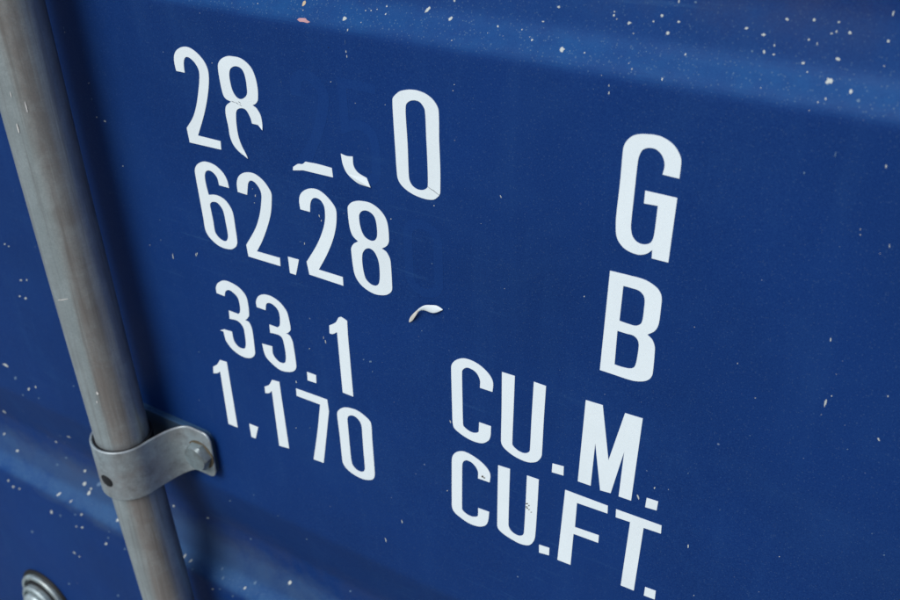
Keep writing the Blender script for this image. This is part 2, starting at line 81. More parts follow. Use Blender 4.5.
CHIPS=[(-28132,-11260,130,-22,-74,-133,3),(-27852,-11862,431,-28,-58,-136,2),(-25730,-11557,135,18,-10,-109,0),(-25428,-11954,41,6,-8,-88,0),(-25561,-12897,41,6,-8,-90,0),(-25532,-13110,41,6,-8,-90,0),(-24832,-11186,40,5,-2,-32,0),(-24560,-11159,40,5,-2,-32,0),(-24290,-11080,39,5,-2,-32,0),(-23853,-10930,52,6,-3,-42,0),(-23788,-11194,52,7,-3,-43,0),(-28050,-11509,43,5,-4,-34,0),(-30669,-11531,45,6,-5,-34,0),(-26517,-12859,42,6,-4,-34,4),(-26555,-14434,43,7,-4,-35,0),(-25264,-15207,34,6,-2,-29,0),(-25569,-12457,16,2,-18,-200,1),(-24838,-11600,32,4,-2,-26,0),(-23621,-14986,27,5,-1,-23,0),(-21839,-10841,138,-25,-82,-185,0),(-20669,-11035,144,19,-2,-103,0),(-18455,-11038,68,9,1,-60,0),(-16953,-11223,33,5,1,-30,0),(-16813,-11296,55,8,2,-49,0),(-15984,-10047,84,10,3,-57,0),(-16558,-10644,65,9,1,-39,0),(-15437,-11439,131,-49,-58,-110,0),(-13709,-10076,60,8,6,-74,0),(-13704,-9950,40,5,3,-37,0),(-13573,-10193,40,5,3,-37,0),(-20065,-13484,36,6,-1,-32,0),(-20123,-13752,37,6,-1,-32,0),(-13256,-12390,30,5,4,-58,0),(-13235,-12673,44,4,-2,-118,0),(-14508,-11432,37,6,2,-34,0),(-17383,-11029,40,5,1,-36,0),(-20616,-10363,71,9,-1,-61,0),(-13597,-12057,26,4,2,-25,0),(-20262,-11712,36,5,-1,-31,0),(-18806,-11299,23,3,0,-20,0),(-18090,-11312,23,3,0,-20,0),(-13877,-12625,25,4,2,-23,1),(-19163,-13902,24,4,0,-22,1),(-13053,-10269,98,13,8,-92,0),(-11872,-9867,85,11,7,-63,0),(-12144,-10101,48,6,5,-45,0),(-11528,-10423,132,18,9,-82,0),(-11188,-9996,74,10,6,-54,0),(-12833,-10609,35,5,3,-33,0),(-8734,-9903,104,14,8,-52,0),(-8120,-10037,102,14,9,-60,0),(-7672,-10323,51,7,8,-52,0),(-7963,-10576,60,9,12,-78,0),(-7629,-10618,68,10,8,-52,0),(-8383,-10620,52,8,8,-52,1),(-10705,-11028,46,7,6,-55,0),(-11249,-11844,41,7,8,-74,0),(-10709,-9276,73,9,6,-52,1),(-11323,-9310,46,6,8,-70,0),(-14508,-11432,37,6,2,-34,0),(-12483,-11690,35,6,4,-47,0),(-12436,-11195,39,6,3,-28,1),(-12671,-11532,25,4,2,-24,0),(-10753,-10094,28,4,3,-27,1),(-7437,-9441,75,10,10,-59,0),(-6544,-9344,73,10,12,-66,0),(-5752,-9316,63,8,9,-49,0),(-5898,-9703,56,8,9,-49,0),(-5752,-9619,55,8,11,-58,0),(-5325,-9606,78,11,13,-65,0),(-6578,-9993,49,7,9,-50,0),(-6278,-10075,29,4,14,-75,0),(-6589,-10749,66,10,12,-68,0),(-6374,-10995,33,5,6,-34,0),(-5513,-10464,127,19,14,-75,0),(-5597,-11148,159,26,25,-136,0),(-4810,-11329,78,13,20,-101,0),(-4091,-9694,75,11,14,-64,0),(-4151,-8854,38,-6,-5,-126,0),(-5514,-11629,40,7,9,-51,0),(-4498,-11530,77,14,13,-67,1),(-4026,-10476,30,5,7,-33,0),(-7722,-11616,25,4,4,-26,0),(-5729,-11755,32,6,6,-34,0),(-5941,-12048,24,4,5,-26,0),(-3146,-13482,34,4,14,-106,0),(-3441,-16167,32,8,9,-47,0),(-2434,-16347,28,8,24,-113,0),(-3607,-20688,35,8,17,-153,0),(-8778,-21823,26,9,4,-31,0),(-5706,-14306,50,11,13,-74,1),(-4026,-16809,25,7,6,-29,1),(-2675,-16711,24,6,6,-28,0),(-4811,-13408,24,0,4,-145,1),(-3481,-15963,19,5,11,-56,0),(-3276,-23572,55,-2,-16,-266,0),(-3115,-23162,35,14,8,-46,0),(-1104,-24492,47,33,53,-150,0),(-7638,-33702,46,24,18,-154,0),(-1205,-22428,41,16,12,-55,0),(-6848,-22947,35,13,6,-43,0),(-5909,-24344,29,11,6,-36,0),(-9555,-30946,46,22,6,-59,0),(-8914,-30748,27,13,4,-35,0),(-6996,-36672,35,20,6,-49,0),(-3644,-32242,30,16,7,-43,0),(-3138,-22129,23,8,5,-29,0),(-3325,-24173,21,9,5,-28,0),(-2086,-25419,35,15,9,-48,1),(-8144,-29414,44,20,7,-56,1),(-6511,-30844,32,16,6,-43,1),(-5841,-26290,30,12,6,-38,1),(-392,-29172,26,14,8,-38,1),(263,-30069,44,23,11,-52,1),(-10281,-31883,54,53,86,-197,0),(-9564,-30956,42,10,-4,-108,0),(-17807,-18074,30,18,43,-101,0),(-21229,-19333,40,10,-1,-38,0),(-13676,-21838,41,13,3,-55,0),(-17557,-22617,26,8,0,-26,0),(-22168,-26459,54,18,-2,-54,1),(-21446,-22413,56,16,-1,-41,1),(-18784,-19618,25,6,0,-25,0),(-20556,-24655,42,13,-1,-43,1),(-55033,-33172,220,37,-54,-94,0),(-54331,-32966,145,43,-42,-111,0),(-55064,-34631,179,55,-52,-139,0),(-55713,-34666,180,55,-45,-116,0),(-55667,-30539,174,47,-26,-64,0),(-55271,-30586,116,31,-34,-86,0),(-60232,-42193,499,-39,-154,-179,0),(-58140,-43675,214,81,-83,-221,0),(-57131,-43106,131,49,-70,-190,0),(-52322,-41203,120,45,-33,-102,1),(-59431,-43120,271,100,-86,-221,1),(-64939,-49412,288,-66,-226,-241,0),(-64755,-53483,250,108,-83,-214,0),(-66358,-52460,237,99,-80,-199,0),(-56194,-48177,327,66,-90,-160,0),(-59033,-50258,333,105,-68,-143,0),(-57648,-48806,319,90,-32,-64,1),(-56188,-52072,239,108,-69,-218,0),(-58299,-51629,281,123,-52,-156,1),(-59659,-52883,217,97,-55,-161,1),(-57175,-44159,132,51,-40,-111,1),(-59205,-44654,205,79,-43,-113,1),(-56436,-53386,346,161,-91,-286,0),(-55875,-53990,290,137,-84,-269,0),(-55614,-53518,206,96,-59,-190,0),(-59008,-55046,256,121,-69,-199,0),(-60524,-57548,213,105,-147,-419,0),(-59356,-57431,224,111,-95,-277,1),(-56252,-55781,247,122,-64,-199,0),(-57109,-56204,215,107,-44,-134,1),(-56666,-57453,252,128,-65,-204,0),(-57493,-57758,146,74,-45,-137,0),(-57517,-55079,179,86,-44,-132,0),(-65193,-56903,243,113,-97,-248,0),(-64337,-56733,255,120,-68,-176,0),(-65670,-56433,284,131,-98,-247,0),(-52206,-54747,211,105,-58,-203,0),(-53426,-56922,239,124,-49,-166,1),(-53937,-57867,277,145,-90,-304,0),(-51544,-57171,199,106,-55,-198,1),(-58995,-61601,245,-43,-102,-134,0),(-58422,-61778,167,90,-52,-161,0),(-61349,-66777,201,1,-160,-231,1),(-54357,-64281,218,127,-63,-223,1),(-53059,-56063,135,69,-38,-131,1),(-64596,-61970,248,127,-113,-304,1),(-46087,-50988,174,85,-40,-173,0),(-54530,-52639,468,217,-112,-373,1),(-38611,-45999,158,76,-28,-152,1),(-42539,-50457,246,122,-28,-139,0),(-38411,-50453,153,79,-22,-136,1),(-32042,-46249,132,69,-15,-121,1),(-35061,-52931,196,111,-37,-277,0),(-44893,-54797,176,95,-47,-213,0),(-44208,-54883,146,79,-33,-152,0),(-43850,-55317,145,80,-26,-122,1),(-41312,-54465,138,76,-28,-148,1),(-40964,-54892,166,93,-34,-179,1),(-38164,-54285,183,104,-28,-173,1),(-38869,-54832,149,85,-25,-147,0),(-41911,-56280,159,91,-26,-135,0),(-41123,-55827,139,80,-23,-121,1),(-29628,-50767,131,76,-11,-129,1),(-39842,-55841,137,79,-22,-120,1),(-35877,-43911,70,33,-12,-72,1),(-24058,-40410,53,42,36,-175,0),(-25316,-42520,55,48,63,-245,0),(-33983,-44854,68,34,-10,-72,1),(-39246,-26926,43,17,-20,-301,0),(-37221,-26237,41,11,-29,-137,0),(-20915,-36513,52,24,-1,-59,0),(-28033,-21556,38,18,21,-102,0),(-27936,-21810,32,8,-9,-86,0),(-29209,-23449,40,11,-13,-105,0),(-29464,-23401,101,27,-3,-24,1),(-23664,-20627,52,13,-3,-48,0),(-32308,-21073,35,8,-5,-29,0),(-32165,-21436,42,10,-19,-118,0),(-32302,-21868,35,8,-5,-30,0),(-37317,-26328,50,20,0,-160,0),(-28481,-29269,56,30,21,-169,0),(-28593,-29046,28,9,-22,-203,0),(-29680,-30144,51,18,-6,-49,0),(-30945,-32874,46,25,8,-137,0),(-25985,-29574,67,24,-5,-67,1),(-25529,-29541,132,47,-7,-100,1),(-44340,-14645,50,7,-11,-34,0),(-44347,-14432,25,6,-11,-133,1),(-43298,-17284,75,12,-17,-53,0),(-43343,-18198,42,7,-28,-91,1),(-43257,-19222,106,20,-19,-62,0),(-42655,-19342,143,-38,-58,-61,0),(-41948,-21879,68,15,-14,-52,0),(-20629,-31594,43,35,39,-108,0),(-31404,-36436,52,21,-7,-52,0),(-30299,-35980,39,16,-9,-79,1),(-39752,-24726,63,16,-12,-51,1),(-41041,-26686,53,14,-11,-43,0),(-38572,-33444,131,36,-10,-33,1),(-33809,-14704,50,8,-8,-38,0),(-29531,-14947,31,5,-3,-25,1),(-14626,-26104,30,11,2,-33,1),(-7935,-14682,18,4,3,-19,1),(-12465,-19242,22,6,2,-23,1),(-18341,-19341,30,8,0,-29,1),(-20078,-15944,25,5,0,-23,0),(-20903,-25285,29,9,-1,-29,1),(-25445,-30162,33,12,-7,-101,1),(-24077,-22678,30,8,-4,-56,0)]
# ---------------------------------------------------------------- helpers
def link(name, me, mats, parent=None, smooth=False, angle=None):
    o = bpy.data.objects.new(name, me)
    col.objects.link(o)
    for m in (mats if isinstance(mats, (list, tuple)) else [mats]):
        me.materials.append(m)
    if smooth:
        for p in me.polygons:
            p.use_smooth = True
        if angle:
            me.set_sharp_from_angle(angle=R(angle))
    if parent:
        o.parent = parent
    return o

def from_bm(name, bm, mats, parent=None, smooth=False, angle=None):
    me = bpy.data.meshes.new(name)
    bmesh.ops.recalc_face_normals(bm, faces=bm.faces)
    bm.to_mesh(me)
    bm.free()
    return link(name, me, mats, parent, smooth, angle)

def thing(name, label, cat, group=None):
    o = bpy.data.objects.new(name, None)
    col.objects.link(o)
    o.empty_display_size = 0.02
    o['label'] = label
    o['category'] = cat
    if group:
        o['group'] = group
    return o

class NT:
    """tiny node-graph helper"""
    def __init__(self, name):
        self.m = bpy.data.materials.new(name)
        self.m.use_nodes = True
        self.t = self.m.node_tree
        self.b = self.t.nodes['Principled BSDF']
        self.co = self.n('ShaderNodeTexCoord').outputs['Object']
    def n(self, typ, **kw):
        x = self.t.nodes.new(typ)
        for k, v in kw.items():
            setattr(x, k, v)
        return x
    def l(self, a, b):
        self.t.links.new(a, b)
    def map(self, scale=(1, 1, 1), rot=(0, 0, 0), loc=(0, 0, 0)):
        x = self.n('ShaderNodeMapping')
        x.inputs['Scale'].default_value = scale
        x.inputs['Rotation'].default_value = rot
        x.inputs['Location'].default_value = loc
        self.l(self.co, x.inputs[0])
        return x.outputs[0]
    def noise(self, scale, detail=4, rough=0.5, vec=None, dist=0.0):
        x = self.n('ShaderNodeTexNoise')
        x.inputs['Scale'].default_value = scale
        x.inputs['Detail'].default_value = detail
        x.inputs['Roughness'].default_value = rough
        x.inputs['Distortion'].default_value = dist
        self.l(vec if vec is not None else self.co, x.inputs['Vector'])
        return x.outputs['Fac']
    def ramp(self, fac, stops):
        x = self.n('ShaderNodeValToRGB')
        e = x.color_ramp.elements
        while len(e) < len(stops):
            e.new(0.5)
        for i, (p, c) in enumerate(stops):
            e[i].position = p
            e[i].color = (c, c, c, 1) if not isinstance(c, tuple) else (*c, 1)
        self.l(fac, x.inputs[0])
        return x.outputs[0]
    def mix(self, fac, a, b, mode='MIX'):
        x = self.n('ShaderNodeMix', data_type='RGBA', blend_type=mode)
        for s, v in ((x.inputs[0], fac), (x.inputs[6], a), (x.inputs[7], b)):
            if isinstance(v, (int, float)):
                s.default_value = v
            elif isinstance(v, tuple):
                s.default_value = (*v, 1)
            else:
                self.l(v, s)
        return x.outputs[2]
    def math(self, op, a, b=0.0, clamp=False):
        x = self.n('ShaderNodeMath', operation=op, use_clamp=clamp)
        for s, v in ((x.inputs[0], a), (x.inputs[1], b)):
            if isinstance(v, (int, float)):
                s.default_value = v
            else:
                self.l(v, s)
        return x.outputs[0]
    def bump(self, h, strength, dist):
        x = self.n('ShaderNodeBump')
        x.inputs['Strength'].default_value = strength
        x.inputs['Distance'].default_value = dist
        self.l(h, x.inputs['Height'])
        if getattr(self, 'lastbump', None) is not None:
            self.l(self.lastbump, x.inputs['Normal'])
        self.lastbump = x.outputs[0]
        self.l(x.outputs[0], self.b.inputs['Normal'])
    def set(self, **kw):
        for k, v in kw.items():
            s = self.b.inputs[k.replace('_', ' ')]
            if isinstance(v, (int, float)):
                s.default_value = v
            elif isinstance(v, tuple):
                s.default_value = (*v, 1)
            else:
                self.l(v, s)

# ---------------------------------------------------------------- materials
def blue_paint(name, base=(0.0033, 0.0250, 0.130), dust_and_light=1.0):
    k = NT(name)
    big = k.noise(5.0, 4, 0.6)
    c = k.mix(k.ramp(big, [(0.3, 0.0), (0.7, 1.0)]), tuple(v * 0.80 for v in base), tuple(v * 1.16 for v in base))
    # chalky vertical wipe streaks
    st = k.noise(1.0, 5, 0.65, k.map((60, 60, 7)))
    c = k.mix(k.ramp(st, [(0.52, 0.0), (0.80, 0.20)]), c, (0.016, 0.062, 0.20))
    cl = k.noise(14.0, 6, 0.7, dist=0.6)
    c = k.mix(k.ramp(cl, [(0.50, 0.0), (0.82, 0.30)]), c, (0.014, 0.056, 0.18))
    # long faint scuffs running down to the right
    sc = k.noise(1.0, 6, 0.75, k.map((14, 14, 240), (0, R(38), 0)), 0.3)
    sm_ = k.ramp(k.noise(7.0, 3, 0.6, k.map(loc=(3.1, 0, 1.7))), [(0.46, 0.0), (0.66, 0.55)])
    c = k.mix(k.math('MULTIPLY', k.ramp(sc, [(0.58, 0.0), (0.70, 1.0)]), sm_), c, (0.022, 0.075, 0.205))
    # fine grain of the chalked paint and dust specks
    gr = k.noise(1500.0, 2, 0.6)
    c = k.mix(k.ramp(gr, [(0.35, 0.0), (0.75, 0.36)]), c, (0.016, 0.065, 0.22))
    sp = k.n('ShaderNodeTexVoronoi')
    sp.inputs['Scale'].default_value = 170
    k.l(k.co, sp.inputs['Vector'])
    rnd = k.n('ShaderNodeSeparateColor')
    k.l(sp.outputs['Color'], rnd.inputs[0])
    size = k.math('MULTIPLY', k.math('POWER', rnd.outputs[0], 7.0), 0.09)
    dot = k.math('LESS_THAN', sp.outputs['Distance'], size)
    dens = k.ramp(k.noise(6.0, 3, 0.6), [(0.42, 0.05), (0.68, 0.75)])
    c = k.mix(k.math('MULTIPLY', dot, dens), c, (0.26, 0.33, 0.42))
    # blue sky light painted on faces that look up, dust specks there, and dry brown grime in the grooves
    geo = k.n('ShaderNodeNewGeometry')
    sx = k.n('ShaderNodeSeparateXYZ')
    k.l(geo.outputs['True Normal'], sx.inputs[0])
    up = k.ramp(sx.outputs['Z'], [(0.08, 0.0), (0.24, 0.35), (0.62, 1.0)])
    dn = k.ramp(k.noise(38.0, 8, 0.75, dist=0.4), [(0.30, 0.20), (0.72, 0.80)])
    c = k.mix(k.math('MULTIPLY', k.math('MULTIPLY', up, dn), 0.60 * dust_and_light), c, (0.010, 0.100, 0.280))
    fs_ = k.n('ShaderNodeTexVoronoi'); fs_.inputs['Scale'].default_value = 1250
    k.l(k.co, fs_.inputs['Vector'])
    rs = k.n('ShaderNodeSeparateColor'); k.l(fs_.outputs['Color'], rs.inputs[0])
    fd = k.math('LESS_THAN', fs_.outputs['Distance'], k.math('MULTIPLY', k.math('POWER', rs.outputs[0], 3.0), 0.42))
    fm = k.math('MULTIPLY', fd, k.math('ADD', k.math('MULTIPLY', up, 0.34), 0.12))
    c = k.mix(k.math('MULTIPLY', fm, dust_and_light), c, (0.11, 0.19, 0.27))
    so = k.n('ShaderNodeSeparateXYZ')
    k.l(k.co, so.inputs[0])
    # grey dust caught on the lower rib beside the bar
    dx = k.math('DIVIDE', k.math('ADD', so.outputs['X'], 0.52), 0.27)
    dz = k.math('DIVIDE', k.math('SUBTRACT', so.outputs['Z'], CAMZ - 0.535), 0.026)
    dd = k.math('ADD', k.math('POWER', k.math('ABSOLUTE', dx), 2.0), k.math('POWER', k.math('ABSOLUTE', dz), 2.0))
    dd = k.math('ADD', dd, k.math('MULTIPLY', k.math('SUBTRACT', dn, 0.4), -1.6))
    c = k.mix(k.math('MULTIPLY', k.ramp(dd, [(0.1, 0.26), (1.1, 0.0)]), dust_and_light), c, (0.085, 0.145, 0.20))
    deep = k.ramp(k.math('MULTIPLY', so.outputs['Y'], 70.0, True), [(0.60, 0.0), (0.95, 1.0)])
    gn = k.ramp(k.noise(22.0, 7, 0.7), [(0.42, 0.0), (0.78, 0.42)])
    c = k.mix(k.math('MULTIPLY', k.math('MULTIPLY', deep, gn), dust_and_light), c, (0.045, 0.052, 0.085))
    # rubbed grey line where the pressed ridge turns
    lip = k.ramp(k.math('MULTIPLY', so.outputs['Y'], 1000.0), [(0.0, 0.0), (0.10, 0.0)])
    k.set(Base_Color=c, Roughness=k.ramp(cl, [(0.3, 0.50), (0.8, 0.66)]), Specular_IOR_Level=0.09)
    k.bump(k.noise(420.0, 3, 0.5), 0.10, 0.0004)
    k.bump(k.noise(28.0, 3, 0.5), 0.25, 0.0015)
    return k.m

PAINT = blue_paint('chalky blue container paint')
PLATE = blue_paint('grimy blue plate paint', (0.035, 0.060, 0.085), 0.8)

def metal(name, base=(0.30, 0.335, 0.345), warm=(0.25, 0.215, 0.195), stretch=(40, 40, 5), met=0.5, rough=0.42, band=False):
    k = NT(name)
    a = k.noise(1.0, 6, 0.6, k.map(stretch))
    b = k.noise(55.0, 6, 0.7, dist=0.5)
    fac = k.ramp(a, [(0.40, 0.0), (0.66, 1.0)])
    if band:                      # warm reflection painted brown into the zinc by facing
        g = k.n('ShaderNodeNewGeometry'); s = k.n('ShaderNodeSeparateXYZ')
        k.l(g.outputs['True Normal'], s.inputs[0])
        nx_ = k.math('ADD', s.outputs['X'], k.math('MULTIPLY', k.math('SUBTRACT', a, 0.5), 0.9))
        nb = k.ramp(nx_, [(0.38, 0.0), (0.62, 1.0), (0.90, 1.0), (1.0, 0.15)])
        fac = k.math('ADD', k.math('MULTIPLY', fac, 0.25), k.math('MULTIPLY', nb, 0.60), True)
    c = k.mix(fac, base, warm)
    c = k.mix(k.ramp(b, [(0.45, 0.0), (0.75, 0.45)]), c, tuple(v * 1.5 for v in base))
    sk = k.noise(1.0, 5, 0.7, k.map((260, 260, 6) if band else (120, 120, 120)))
    c = k.mix(k.ramp(sk, [(0.50, 0.0), (0.68, 0.55)]), c, tuple(v * 0.50 for v in warm))
    c = k.mix(k.ramp(sk, [(0.30, 0.40), (0.42, 0.0)]), c, tuple(v * 1.45 for v in base))
    f = k.noise(900.0, 3, 0.7)
    c = k.mix(k.ramp(f, [(0.35, 0.0), (0.70, 0.35)]), c, tuple(v * 0.55 for v in base))
    r = k.noise(30.0, 7, 0.8)
    c = k.mix(k.ramp(r, [(0.66, 0.0), (0.74, 0.5)]), c, (0.17, 0.09, 0.055))
    k.set(Base_Color=c, Metallic=met, Roughness=k.ramp(b, [(0.3, rough - 0.06), (0.75, rough + 0.14)]))
    k.bump(k.noise(700.0, 3, 0.6), 0.18, 0.0003)
    k.bump(b, 0.15, 0.001)
    return k.m

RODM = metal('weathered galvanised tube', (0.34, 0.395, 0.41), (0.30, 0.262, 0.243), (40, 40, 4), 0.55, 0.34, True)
STRAPM = metal('weathered galvanised strap', (0.31, 0.385, 0.42), (0.27, 0.275, 0.28), (25, 25, 25), 0.45, 0.42)
BOLTM = metal('dull zinc bolt', (0.25, 0.33, 0.36), (0.18, 0.20, 0.20), (60, 60, 60), 0.5, 0.40)

FASTM = metal('pale weathered zinc', (0.40, 0.50, 0.53), (0.25, 0.27, 0.26), (90, 90, 90), 0.5, 0.42)

def vinyl():
    k = NT('white vinyl film')
    a = k.noise(30.0, 5, 0.6)
    c = k.mix(k.ramp(a, [(0.35, 0.0), (0.75, 1.0)]), (0.68, 0.77, 0.81), (0.72, 0.81, 0.85))
    f = k.noise(1300.0, 2, 0.6)
    c = k.mix(k.ramp(f, [(0.30, 0.25), (0.60, 0.0)]), c, (0.60, 0.66, 0.71))
    s = k.noise(160.0, 4, 0.75)
    c = k.mix(k.ramp(s, [(0.70, 0.0), (0.80, 0.35)]), c, (0.42, 0.45, 0.46))
    g_ = k.noise(12.0, 6, 0.7, k.map((1, 1, 0.5)))
    c = k.mix(k.ramp(g_, [(0.48, 0.0), (0.75, 0.28)]), c, (0.52, 0.57, 0.58))
    k.set(Base_Color=c, Roughness=0.5, Specular_IOR_Level=0.3)
    k.bump(k.noise(350.0, 2, 0.5), 0.05, 0.0003)
    return k.m
VINYL = vinyl()

def plain(name, c, rough=0.7, spec=0.3):
    k = NT(name)
    n = k.noise(300.0, 4, 0.6)
    k.set(Base_Color=k.mix(n, tuple(v * 0.7 for v in c), tuple(v * 1.25 for v in c)), Roughness=rough, Specular_IOR_Level=spec)
    return k.m
DIRT_SHADE = plain('brown dirt and shade', (0.10, 0.085, 0.06), 0.9, 0.1)  # film stains, and the painted shade ring under the bolt head
CRACK = plain('dark crack', (0.03, 0.035, 0.045), 0.9, 0.1)
BLACK = plain('black rubber and gap shade', (0.008, 0.009, 0.011), 0.6, 0.3)  # rubber seal, and the shade painted into gaps and the hole
CHIPM = [plain('pale bare primer', (0.44, 0.48, 0.47), 0.85, 0.1),
         plain('dim scuffed paint', (0.10, 0.17, 0.28), 0.85, 0.1),
         plain('pink primer', (0.46, 0.27, 0.29), 0.85, 0.1),
         plain('ochre primer', (0.50, 0.40, 0.27), 0.85, 0.1),
         plain('dark pit', (0.01, 0.012, 0.02), 0.85, 0.1)]
GHOST = blue_paint('less faded blue under old film', (0.0043, 0.0292, 0.144), 0.0)
ADH = plain('yellowed film back', (0.60, 0.59, 0.54), 0.8, 0.2)

# ---------------------------------------------------------------- the pressed door panel
def wav(x, z):
    return 0.00035 * math.sin(x * 9.0 + 1.0) * math.cos(z * 11.0) + 0.0002 * math.sin(x * 23 + z * 17)

def prof_raw(z):
    p = 1.315
    t = (z + 0.358) % p
    if t < 0.025: return 0.027 * t / 0.025
    if t < 0.088: return 0.027 + 0.0144 * (t - 0.025) / 0.063
    if t < 0.155: return 0.0414
    if t < 0.313: return 0.0414 * (0.313 - t) / 0.158
    return 0.0
def prof(zu):
    s = 0.0; ws = 0.0
    for i in range(-8, 9):
        g = math.exp(-(i / 4.0) ** 2)
        s += g * prof_raw(zu + i * 0.0030); ws += g
    return s / ws
def surf(x, z):          # x, z in metres relative to the camera's foot on the door
    return prof(z / U) * U + wav(x, z)

door = thing('container_door', 'blue corrugated steel container door with white capacity lettering', 'container door')
door['kind'] = 'thing'
zs = []
z = -3.9
while z < 1.7:
    t = (z + 0.358) % 1.315
    zs.append(z)
    z += 0.004 if (t < 0.335 or t > 1.295) else 0.02
xs = [-3.9 + i * 0.02 for i in range(271)]
T0 = 0.0
verts = [(x * U, surf(x * U, z * U), z * U + CAMZ) for z in zs for x in xs]
nx = len(xs)
faces = [(j * nx + i, j * nx + i + 1, (j + 1) * nx + i + 1, (j + 1) * nx + i) for j in range(len(zs) - 1) for i in range(nx - 1)]
# folded-back rim so that the leaf has a real thickness
bm = bmesh.new()
vs = [bm.verts.new(v) for v in verts]
for f in faces:
    bm.faces.new([vs[i] for i in f])
be = [e for e in bm.edges if e.is_boundary]
r = bmesh.ops.extrude_edge_only(bm, edges=be)
for v in r['geom']:
    if isinstance(v, bmesh.types.BMVert):
        v.co.y = 0.05
me = bpy.data.meshes.new('pressed_panel')
bm.to_mesh(me); bm.free()
panel = link('pressed_panel', me, PAINT, door, True, 50)

# ---------------------------------------------------------------- lettering film
def smooth_contour(c):
    n = len(c)
    out = []
    for i in range(n):
        p0, p1, p2, p3 = c[i - 1], c[i], c[(i + 1) % n], c[(i + 2) % n]
        out.append((p1[0], p1[1]))
        if p1[2] and p2[2]:
            continue
        a = (p1[0], p1[1]); b = (p2[0], p2[1])
        L = math.hypot(b[0] - a[0], b[1] - a[1])
        if L < 12:
            continue
        def tang(pa, pm, pb):
            # centripetal-like tangent
            la = math.hypot(pm[0] - pa[0], pm[1] - pa[1]) + 1e-6
            lb = math.hypot(pb[0] - pm[0], pb[1] - pm[1]) + 1e-6
            ua = ((pm[0] - pa[0]) / la, (pm[1] - pa[1]) / la)
            ub = ((pb[0] - pm[0]) / lb, (pb[1] - pm[1]) / lb)
            wx = ua[0] * la ** 2 + ub[0] * lb ** 2; wy = ua[1] * la ** 2 + ub[1] * lb ** 2
            m = math.hypot(wx, wy) + 1e-6
            return (wx / m, wy / m)
        d = ((b[0] - a[0]) / L, (b[1] - a[1]) / L)
        t1 = d if p1[2] else tang(p0, p1, p2)
        t2 = d if p2[2] else tang(p1, p2, p3)
        k = L
        for s in (0.2, 0.4, 0.6, 0.8):
            h1 = 2 * s ** 3 - 3 * s ** 2 + 1; h2 = s ** 3 - 2 * s ** 2 + s
            h3 = -2 * s ** 3 + 3 * s ** 2; h4 = s ** 3 - s ** 2
            out.append((h1 * a[0] + h2 * k * t1[0] + h3 * b[0] + h4 * k * t2[0],
                        h1 * a[1] + h2 * k * t1[1] + h3 * b[1] + h4 * k * t2[1]))
    return out

def film(name, label, contours, extra, mat, y0=-0.00022, thick=0.00024, shift=(0, 0)):
    cs = [[((x + shift[0]) * 1e-4, (z + shift[1]) * 1e-4) for x, z in smooth_contour(c)] for c in contours]
    flat = [p for c in cs for p in c]
    tris = tessellate_polygon([[Vector((x, z, 0)) for x, z in c] for c in cs])
    lifts = [(a * 1e-4, b * 1e-4, h * 1e-3, rr * 1e-3) for a, b, h, rr in extra.get('lift', [])]
    def yy(x, z):
        y = wav(x, z) + y0
        for a, b, h, rr in lifts:
            d = math.hypot(x - a, z - b) / rr
            if d < 1: y -= h * 0.55 * (1 - d) ** 2
        return y
    bm = bmesh.new()
    F = [bm.verts.new((x, yy(x, z), z + CAMZ)) for x, z in flat]
    B = [bm.verts.new((x, yy(x, z) + thick, z + CAMZ)) for x, z in flat]
    for t in tris:
        try:
            bm.faces.new([F[i] for i in t]); bm.faces.new([B[i] for i in reversed(t)])
        except ValueError:
            pass
    k = 0
    for c in cs:
        n = len(c)
        for i in range(n):
            a, b = k + i, k + (i + 1) % n
            try:
                bm.faces.new((F[a], F[b], B[b], B[a]))
            except ValueError:
                pass
        k += n
    bmesh.ops.recalc_face_normals(bm, faces=bm.faces)
    # cracks and stains lie in the film itself: tiny patches a hair above it
    mats = [mat, CRACK, DIRT_SHADE]
    for x1, z1, x2, z2 in extra.get('crack', []):
        a = Vector((x1, z1)) * 1e-4; b = Vector((x2, z2)) * 1e-4
        d = b - a; nrm = Vector((-d.y, d.x)).normalized() * 0.00011
        prev = None
        for i in range(5):
            s = i / 4
            p = a + d * s + nrm * random.uniform(-1.5, 1.5) * (0 < i < 4)
            q = [bm.verts.new((u.x, yy(u.x, u.y) - 0.00008, u.y + CAMZ)) for u in (p - nrm * (1.2 - abs(s - .5)), p + nrm * (1.2 - abs(s - .5)))]
            if prev:
                f = bm.faces.new((prev[0], prev[1], q[1], q[0])); f.material_index = 1
            prev = q
    for x, z, ux, uz, vx, vz in extra.get('stain', []):
        q = []
        for i in range(10):
            a = i / 10 * 2 * math.pi
            rr = random.uniform(0.45, 1.1)
            px = (x + (ux * math.cos(a) + vx * math.sin(a)) * 0.85 * rr) * 1e-4
            pz = (z + (uz * math.cos(a) + vz * math.sin(a)) * 0.85 * rr) * 1e-4
            q.append(bm.verts.new((px, yy(px, pz) - 0.00022 - 0.00001 * random.random(), pz + CAMZ)))
        f = bm.faces.new(q); f.material_index = 2
    me = bpy.data.meshes.new(name)
    bm.to_mesh(me); bm.free()
    o = link(name, me, mats, door)
    if label:
        o['label'] = label
    return o

for name, label, contours, extra in GLYPHS:
    film(name, label, contours, extra, VINYL)

